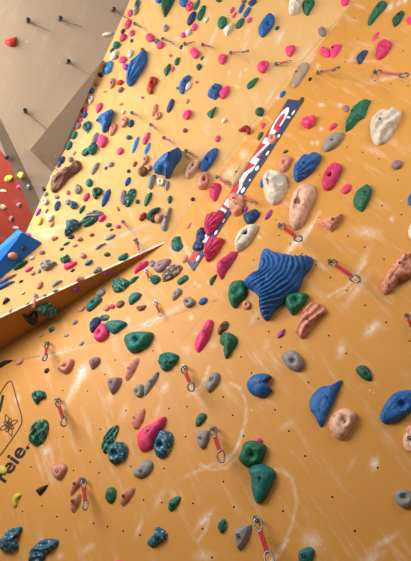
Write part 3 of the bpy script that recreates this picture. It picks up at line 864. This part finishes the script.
L k o 20.5,175.5 6x7 20 @R
Z d o 6,157 5x5 0 @R
P k o 19,187 6x4 0 @R
O k o 3,207 7x4 -30 @R
C f l 3,191 6x3 -10 @R
M k o 18.7,205 5x4.5 0 @R
M k o 11,218.7 4.5x5.5 0 @R
Y k o 28,187 4x5 0 @R
O k o 16,228 7x3 -20 @R
'''
SN = {'G': 'ceiling', 'R': 'red wall', 'V': 'blue wedge volume', 'U': 'ledge underside', 'A': 'main wall', 'B': 'upper left wall'}
GRP = {'G': 'holds on the grey ceiling', 'R': 'holds on the far red wall', 'V': 'holds on the blue wedge volume', 'U': 'holds on the ledge underside',
       'A': 'holds on the main ochre wall', 'B': 'holds on the upper left wall'}
for line in DATA.strip().splitlines():
    phrase = None
    if '|' in line: line, phrase = line.split('|'); phrase = phrase.strip()
    surf = None; tk = line.split()
    if tk[-1].startswith('@'): sk = tk.pop()[1:]
    else: sk = None
    ck, prof = tk[0], tk[1]
    if tk[2] in SHW:
        cx, cy = map(float, tk[3].split(',')); L, Wd = map(float, tk[4].split('x')); ang = float(tk[5])
        pts = ellipse_outline(tk[2], cx, cy, L, Wd, ang); shw = SHW[tk[2]]; poly = False
    else:
        pts = [tuple(map(float, t.split(','))) for t in tk[2:]]; shw = PRW[prof]; poly = True
    _, cx, cy = area_centroid(pts)
    if sk is None:
        s = side_of(cx, cy); sk = 'B' if s is B else ('A' if s is A or s is U else 'U')
        if s is U: sk = 'A' if cy > 335-.57*cx else 'B'
    hf = .85 if (phrase or '').startswith('big faceted blue wedge') else (.3 if 'shark fin' in (phrase or '') and ck == 'B' else None)
    if sk in 'R' : hf = .4
    o, c, pxs, ext = make_hold(ck, prof, pts, SURFS[sk], hf, poly)
    HOLDS.append(dict(o=o, c=c, s=pxs, col=HC[ck][0], shw=shw, phrase=phrase, sk=sk, ext=ext))
# labels: landmark holds carry their own phrase, the others say where they sit beside the nearest landmark
LM = [h for h in HOLDS if h['phrase']]
EXTRA = [((23, 262), 'blue wedge volume'), ((245, 182), 'long banner')]
def direction(dx, dy):
    a = math.degrees(math.atan2(-dy, dx)) % 360
    return ['right of', 'upper right of', 'above', 'upper left of', 'left of', 'lower left of', 'below', 'lower right of'][int((a+22.5)//45) % 8]
keys = {}
for h in HOLDS:
    if h['phrase']: continue
    best = min(LM, key=lambda l: math.dist(l['c'], h['c']) - l['s']*.4)
    dx, dy = h['c'][0]-best['c'][0], h['c'][1]-best['c'][1]
    h['lm'] = best; h['dir'] = direction(dx, dy); h['dist'] = math.hypot(dx, dy)
    keys.setdefault((h['col'], h['dir'], id(best)), []).append(h)
ORD = {2: ['nearer one', 'farther one'], 3: ['nearest one', 'middle one', 'farthest one']}
for k, lst in keys.items():
    lst.sort(key=lambda h: h['dist'])
    for i, h in enumerate(lst):
        sz = 'tiny' if h['s'] < 4 else 'small' if h['s'] < 8 else 'medium'
        ph = h['lm']['phrase']
        t = f"{sz} {h['col']} {h['shw']} hold {h['dir']} the {ph}"
        if h['sk'] == 'R': t = f"{sz} {h['col']} {h['shw']} hold on the red wall, {h['dir']} the {ph}"
        if len(lst) > 1:
            t += ', ' + (ORD[len(lst)][i] if len(lst) in ORD else ['nearest', 'second nearest', 'third nearest', 'fourth nearest', 'fifth nearest'][i]+' one')
        if h['sk'] == 'R': t = t.replace('brown driftwood-like log', 'brown log').replace('dark green leaf beside the blue wedge volume', 'blue wedge').replace(' rounded', '').replace(' leaf-shaped', '').replace(' one', '')
        w_ = t.split()
        if len(w_) > 16: t = ' '.join(x for j, x in enumerate(w_) if j != 2)   # drop the shape word first
        if len(t.split()) > 16: t = t.replace(' of the upper wall', '').replace(' on the upper left wall', ' up left').replace(' on the upper wall', '').replace(' over the banner', '')
        h['label'] = t
seen = {}
for h in HOLDS:
    if h['phrase']:
        t = h['phrase']
        if ' hold' not in t: t = t + (', a climbing hold' if len(t.split()) > 7 else ', a climbing hold on the ' + SN[h['sk']] if ' wall' not in t and 'ledge' not in t else ', a climbing hold')
        h['label'] = t
    tag(h['o'], h['label'], 'climbing hold', GRP[h['sk']])
    n = len(h['label'].split())
    if h['label'] in seen or not 4 <= n <= 16: print('LABELCHK', n, h['label'])
    seen[h['label']] = 1
print('HOLDS', len(HOLDS))
# ------------------------------------------------------------------ quickdraws
def tube(pts, r, n=6, closed=False):
    vs, fs = [], []; m = len(pts)
    for i, p in enumerate(pts):
        a = pts[i-1] if (i or closed) else pts[i]; b_ = pts[(i+1) % m] if (i < m-1 or closed) else pts[i]
        t = (b_-a).normalized(); u = t.cross(Vector((0, 0, 1)) if abs(t.z) < .9 else Vector((1, 0, 0))).normalized(); v = t.cross(u)
        for k in range(n): vs.append(p + u*r*math.cos(2*PI*k/n) + v*r*math.sin(2*PI*k/n))
    for i in range(m if closed else m-1):
        for k in range(n):
            j = (i+1) % m; l = (k+1) % n
            fs.append((i*n+k, i*n+l, j*n+l, j*n+k))
    if not closed: fs += [tuple(reversed(range(n))), tuple(range((m-1)*n, m*n))]
    return vs, fs
def merge(*parts):
    V_, F_ = [], []
    for v, f in parts:
        o = len(V_); V_ += v; F_ += [tuple(x+o for x in g) for g in f]
    return V_, F_
def carabiner(c, L, flip=1):
    pts = []
    for k in range(20):
        a = 2*PI*k/20; y = math.cos(a)*L/2; x = math.sin(a)*L*(.30 if math.sin(a)*flip > 0 else .24)*(1+.18*math.cos(a))
        pts.append(c+Vector((x, y, 0)))
    return tube(pts, L*.07, 6, True)
def make_quickdraw(p0, p1, label, web='webred', surf=A):
    top = surf.hit(p0[0], p0[1], .03)
    # foot of the draw: point on the picture ray nearest to the plumb line from the bolt
    dr = ray(*p1).normalized(); dn = Vector((0, 0, -1)); w0 = top-CAM
    b_ = dn.dot(dr); den = 1-b_*b_
    t = (b_*w0.dot(dr)*1.0 - w0.dot(dn))/den
    s = (w0.dot(dr) + t*b_)
    e = CAM + dr*s
    L = (e-top).length
    ok = t > 0 and (e-surf.p).dot(surf.n) > .01
    if not ok or not .12 < L < .6 or math.dist(p0, p1) < 17:
        e = surf.hit(p1[0], p1[1], .06); L = (e-top).length
    dirv = (e-top).normalized(); L = max(.11, min(L, .5))
    y = -dirv; z = (surf.n - y*surf.n.dot(y)).normalized(); x = y.cross(z)
    mw = Matrix.Translation(top) @ Matrix((x, y, z)).transposed().to_4x4()
    root = bpy.data.objects.new('quickdraw', None); COL.objects.link(root); root.matrix_world = mw; root.empty_display_size = .05
    tag(root, label, 'quickdraw', 'quickdraws hanging from the wall bolts')
    cl = min(.10, L*.30)
    v, f = carabiner(Vector((0, -cl*.45, 0)), cl); from_pts('carabiner', v, f, M['steel'], root, mw, True)
    v, f = carabiner(Vector((0, -L+cl*.45, 0)), cl*1.05, -1); from_pts('carabiner', v, f, M['steel'], root, mw, True)
    a0, a1 = -cl*.85, -L+cl*.85; wv = .015 if L > .2 else .010
    V_, F_ = [], []
    K = 10
    for i in range(K+1):
        yy = a0+(a1-a0)*i/K; ww = wv*(.75+.25*math.cos((i/K-.5)*PI*2)*-1) if i in (0, K) else wv
        th = .0035 + .002*(i in (1, K-1))
        V_ += [Vector((-ww, yy, th)), Vector((ww, yy, th)), Vector((ww, yy, -th)), Vector((-ww, yy, -th))]
    for i in range(K):
        for k in range(4): F_.append((i*4+k, i*4+(k+1) % 4, i*4+4+(k+1) % 4, i*4+4+k))
    F_ += [(3, 2, 1, 0), (K*4, K*4+1, K*4+2, K*4+3)]
    from_pts('sling', V_, F_, M[web], root, mw)
    # bolt hanger on the wall
    hb = surf.hit(p0[0], p0[1], .0)
    hm = surf.mat(hb)
    pl = []
    for k in range(12):
        a = 2*PI*k/12; pl.append((math.cos(a)*.018, math.sin(a)*.022))
    V_ = [Vector((x_, y_, 0)) for x_, y_ in pl]+[Vector((x_, y_, .005)) for x_, y_ in pl]
    F_ = [tuple(range(12, 24))]+[(k, (k+1) % 12, 12+(k+1) % 12, 12+k) for k in range(12)]
    ring = tube([Vector((0, -.006+.012*math.sin(a), .018+.016*math.cos(a))) for a in [2*PI*k/12 for k in range(12)]], .0035, 6, True)
    V_, F_ = merge((V_, F_), ring)
    ho = from_pts('bolt_hanger', V_, F_, M['steel'], None, hm)
    tag(ho, 'steel bolt hanger holding the ' + label.split(' hanging')[0].replace('quickdraw', 'draw') + ' ' + label.split('quickdraw ')[1].split('hanging ')[-1], 'bolt hanger', 'bolt hangers on the walls')
    n = len(ho['label'].split())
    if n > 16: print('LABELCHK', n, ho['label'])
QD = [
 ((183,367),(193,390),'red quickdraw hanging right of the teal scoop','webred'),
 ((212,428),(223,461),'red quickdraw hanging left of the green pocket hold','webred'),
 ((256,519),(272,566),'largest red quickdraw hanging at the bottom edge','webred'),
 ((83,480),(86,509),'red quickdraw hanging beside two salmon horns','webred'),
 ((57,400),(65,425),'thin red quickdraw hanging right of the marbled claw','webred'),
 ((47,343),(45,360),'red quickdraw hanging at the fold, lower left','webred'),
 ((155,302),(161,316),'dark red quickdraw hanging right of the brown bean','webred'),
 ((146,270),(150,281),'red quickdraw hanging below the striped shell','webred'),
 ((137,243),(140,253),'pale quickdraw hanging left of the ledge tip','webpink'),
 ((36,296),(33,308),'pale quickdraw hanging over the ledge edge','webpink'),
 ((280,225),(301,240),'red quickdraw hanging above the giant blue wave','webred'),
 ((330,261),(359,281),'red quickdraw hanging right of the giant blue wave','webred'),
 ((375,72),(414,76),'long red quickdraw hanging by the upper right edge','webpink'),
 ((318,73),(339,68),'steel and red quickdraw hanging right of the taupe paddle','webpink'),
 ((276,64),(291,61),'small pink quickdraw hanging left of the taupe paddle','webpink'),
 ((231,53),(250,51),'pink quickdraw hanging above the big pink knob','webpink'),
 ((203,45),(213,47),'tiny pink quickdraw hanging right of the pink heart','webpink'),
 ((185,44),(194,42),'tiny pale quickdraw hanging above the pink heart','webpink'),
 ((163,39),(174,43),'tiny grey quickdraw hanging below the green spike','webpink'),
 ((164,138),(173,142),'tiny pale quickdraw hanging above the faceted blue wedge','webpink'),
 ((186,151),(196,156),'tiny pink quickdraw hanging right of the faceted blue wedge','webpink'),
 ((151,125),(157,129),'tiny pale quickdraw hanging below two salmon holds','webpink'),
 ((217,177),(229,184),'small red quickdraw hanging left of the banner','webpink'),
 ((242,196),(256,203),'dark quickdraw hanging over the banner right edge','webpink'),
 ((123,222),(129,229),'tiny pink quickdraw hanging above the grey leaf shape','webpink'),
 ((135,24),(141,27),'tiny grey quickdraw hanging at the far upper left','webpink'),
 ((132,113),(139,116),'tiny grey quickdraw hanging below the dark red kidney','webpink'),
 ((407,316),(413,330),'steel quickdraw hanging cut by the right edge','webred'),
]
for p0, p1, lab, web in QD:
    s = B if on_B(*p0) else A
    make_quickdraw(p0, p1, lab, web, s)
# thin dark stripes leading off the ceiling bolts, built as slim tubes
for (a, b_, lab) in [((28,22),(50,31),'upper left bolt with thin cable on the grey ceiling'), ((60,20),(82,27),'upper middle bolt with thin cable on the grey ceiling'),
                     ((68,63),(96,78),'bolt with thin cable beside the ceiling seam'), ((25,112),(49,131),'bolt with thin cable above the red wall'),
                     ((40,153),(58,171),'bolt with thin cable at the ceiling corner near the brown log'), ((113,11),(129,19),'bolt with thin cable by the upper wall edge, top')]:
    pa, pb = G.hit(a[0], a[1], .02), G.hit(b_[0], b_[1], .06 if b_[1] not in (78, 171) else .2)
    mw = G.mat(G.hit(*a)); inv = mw.inverted()
    root = bpy.data.objects.new('ceiling_bolt', None); COL.objects.link(root); root.matrix_world = mw; root.empty_display_size = .05
    tag(root, lab, 'ceiling bolt', 'bolts with stripes on the grey ceiling')
    v, f = merge(tube([Vector((0,0,0)), Vector((0,0,.04))], .016, 8), tube([Vector((.016*math.cos(t*PI/5), .016*math.sin(t*PI/5), .045)) for t in range(10)], .006, 5, True))
    from_pts('bolt', v, f, M['dsteel'], root, mw)
    v, f = tube([inv @ pa, inv @ (pa.lerp(pb, .5)), inv @ pb], .0045, 5)
    from_pts('stripe', v, f, M['stripe'], root, mw)
# ------------------------------------------------------------------ banner with lettering
bq = [(193,271), (303,101), (288,99), (187,262)]      # foot right, head right, head left, foot left
def bpt(u, v, off): 
    a = (bq[0][0]*(1-u)+bq[1][0]*u, bq[0][1]*(1-u)+bq[1][1]*u); b_ = (bq[3][0]*(1-u)+bq[2][0]*u, bq[3][1]*(1-u)+bq[2][1]*u)
    return A.hit(a[0]*(1-v)+b_[0]*v, a[1]*(1-v)+b_[1]*v, off)
bmw = A.mat(bpt(0, 0, 0)); binv = bmw.inverted()
vs, fs = [], []
for i in range(25):
    for v in (0, 1):
        for z in (.002, .010): vs.append(binv @ bpt(i/24, v, z))
for i in range(24):
    k = i*4; fs += [(k+1, k+5, k+7, k+3), (k, k+2, k+6, k+4), (k, k+4, k+5, k+1), (k+2, k+3, k+7, k+6)]
fs += [(0, 1, 3, 2), (96, 98, 99, 97)]
ban = from_pts('banner', vs, fs, M['ban_blue'], None, bmw)
tag(ban, 'long narrow navy banner with white and red lettering on the main wall', 'banner')
def text_tris(body, bold=0):
    cu = bpy.data.curves.new('lettering', 'FONT'); cu.body = body; cu.offset = bold; cu.resolution_u = 4
    o = bpy.data.objects.new('lettering', cu); COL.objects.link(o)
    bpy.context.view_layer.update()
    me = o.evaluated_get(bpy.context.evaluated_depsgraph_get()).to_mesh()
    V_ = [v.co.copy() for v in me.vertices]; F_ = [tuple(p.vertices) for p in me.polygons]
    bpy.data.objects.remove(o); bpy.data.curves.remove(cu)
    return V_, F_
def fit(V_):
    x0 = min(v.x for v in V_); x1 = max(v.x for v in V_); y0 = min(v.y for v in V_); y1 = max(v.y for v in V_)
    return [((v.x-x0)/(x1-x0), (v.y-y0)/(y1-y0)) for v in V_]
vs, fs = [], []
for i in range(25):
    u = .02+.92*i/24
    vs += [binv @ bpt(u, .50 - .04*math.sin(u*40), .0112), binv @ bpt(u, .965, .0112)]
for i in range(24): fs.append((2*i, 2*i+2, 2*i+3, 2*i+1))
from_pts('red_strip', vs, fs, M['ban_red'], ban, bmw)
for mat, bold, z, (u0, u1, v0, v1), nm in (('ban_white', .035, .0130, (.13, .955, .38, .95), 'white_lettering'),):
    V_, F_ = text_tris('MILANO', bold); P = fit(V_)
    from_pts(nm, [binv @ bpt(u0+(u1-u0)*x, v0+(v1-v0)*y, z) for x, y in P], F_, M[mat], ban, bmw)
vs, fs = [], []
for u, v, a, b_ in ((.93,.14,.015,.06),(.90,.24,.006,.12),(.79,.12,.012,.1),(.76,.26,.008,.1),(.69,.12,.014,.08),(.60,.17,.014,.13),(.53,.15,.006,.06),(.47,.17,.016,.13),(.40,.2,.014,.1),(.29,.16,.012,.09),(.22,.16,.014,.1),(.12,.2,.012,.12),(.06,.3,.016,.12)):
    from_pts('small_mark', [binv @ bpt(u+a*math.cos(t*PI/6), v+b_*math.sin(t*PI/6), .0115) for t in range(12)], [tuple(range(12))], M['ban_white'], ban, bmw)
# ------------------------------------------------------------------ painted logo and word on the lower left wall
lo = A.hit(9, 425); lmw = A.mat(lo); linv = lmw.inverted()
root = bpy.data.objects.new('painted_logo', None); COL.objects.link(root); root.matrix_world = lmw; root.empty_display_size = .1
tag(root, 'painted diamond logo with a scribbled star and black letters, cut by the left edge', 'painted logo')
def ribbon(px, wpx, z, closed=False):
    vs, fs = [], []; m = len(px)
    for i, p in enumerate(px):
        a = px[i-1] if (i or closed) else px[i]; b_ = px[(i+1) % m] if (i < m-1 or closed) else px[i]
        dx, dy = b_[0]-a[0], b_[1]-a[1]; l = math.hypot(dx, dy) or 1; nx, ny = -dy/l*wpx/2, dx/l*wpx/2
        vs += [linv @ A.hit(p[0]+nx, p[1]+ny, z), linv @ A.hit(p[0]-nx, p[1]-ny, z)]
    for i in range(m if closed else m-1):
        j = (i+1) % m; fs.append((2*i, 2*i+1, 2*j+1, 2*j))
    return vs, fs
out = resample([(11,381),(13,386),(15.3,394.6),(18,404),(21.5,417),(21.5,423),(18,430),(9,443),(0,455),(-9,460),(-14,440),(-12,420),(-6,405),(1,392),(7,383)], 60)
v, f = ribbon(out, 1.1, .003, True); from_pts('diamond_outline', v, f, M['thinpaint'], root, lmw)
rs = []
for k in range(8):
    a = k*PI/4+.35; L = (11.5, 7.5)[k % 2]*(1.0 if k % 4 else 1.15)
    pet = []
    for t in range(9):
        q = t/8; w_ = math.sin(q*PI*.97)*1.9
        pet.append((q, w_))
    path = [(8.5+math.cos(a)*q*L*.72-math.sin(a)*w_, 425-math.sin(a)*q*L-math.cos(a)*w_) for q, w_ in pet]+[(8.5+math.cos(a)*q*L*.72+math.sin(a)*w_, 425-math.sin(a)*q*L+math.cos(a)*w_) for q, w_ in reversed(pet)]
    rs.append(ribbon(path, .75, .003+.0003*k))
rs.append(ribbon([(8.5+3*math.cos(t*PI/6), 425+3.6*math.sin(t*PI/6)) for t in range(12)], .8, .0058, True))
v, f = merge(*rs); from_pts('star_scribble', v, f, M['thinpaint'], root, lmw)
v, f = ribbon([(3,395),(2,400),(.6,406),(-1,412)], 2.6, .003); from_pts('black_stroke', v, f, M['paint'], root, lmw)
V_, F_ = text_tris('reie.', .02)
x0 = min(p.x for p in V_); x1 = max(p.x for p in V_); y1 = max(p.y for p in V_)
def lp(u, v):      # u along the word, v towards the letter tops
    bx, by = 4.5+25.0*u, 483-36.5*u
    return A.hit(bx-8.5*v, by-6.0*v, .003)
from_pts('word', [linv @ lp((p.x-x0)/(x1-x0), p.y/y1*1.25) for p in V_], F_, M['paint'], root, lmw)
# ------------------------------------------------------------------ light
def area(name, loc, target, size, power, col):
    l = bpy.data.lights.new(name, 'AREA'); l.shape = 'RECTANGLE'; l.size, l.size_y = size; l.energy = power; l.color = col
    o = bpy.data.objects.new(name, l); COL.objects.link(o); o.location = loc
    o.rotation_euler = (Vector(target)-Vector(loc)).to_track_quat('-Z', 'Y').to_euler()
    return o
def cw(x, y, z): return CAM + ROT @ Vector((x, y, z))
area('window_light', cw(-3.4, 2.2, -2.6), A.hit(200, 150), (3.0, 2.4), 330, (1, .97, .93))
area('upper_right_fill', cw(2.6, 3.2, -1.8), A.hit(360, 60), (2.0, 1.6), 75, (1, .96, .92))  # added fill, brightens the upper right of the wall
w_ = bpy.data.worlds.new('World'); SC.world = w_; w_.use_nodes = True
w_.node_tree.nodes['Background'].inputs[0].default_value = (1.0, .93, .86, 1)
w_.node_tree.nodes['Background'].inputs[1].default_value = .36
# ------------------------------------------------------------------ camera
cd = bpy.data.cameras.new('Camera'); cam = bpy.data.objects.new('Camera', cd); COL.objects.link(cam)
cam.matrix_world = Matrix.Translation(CAM) @ ROT.to_4x4()
cd.sensor_fit = 'HORIZONTAL'; cd.sensor_width = 36; cd.lens = F*36/411; cd.clip_start = .05
SC.camera = cam
vs_ = SC.view_settings; vs_.view_transform = 'Standard'; vs_.look = 'None'; vs_.gamma = 1; vs_.use_curve_mapping = False; vs_.exposure = 0.0
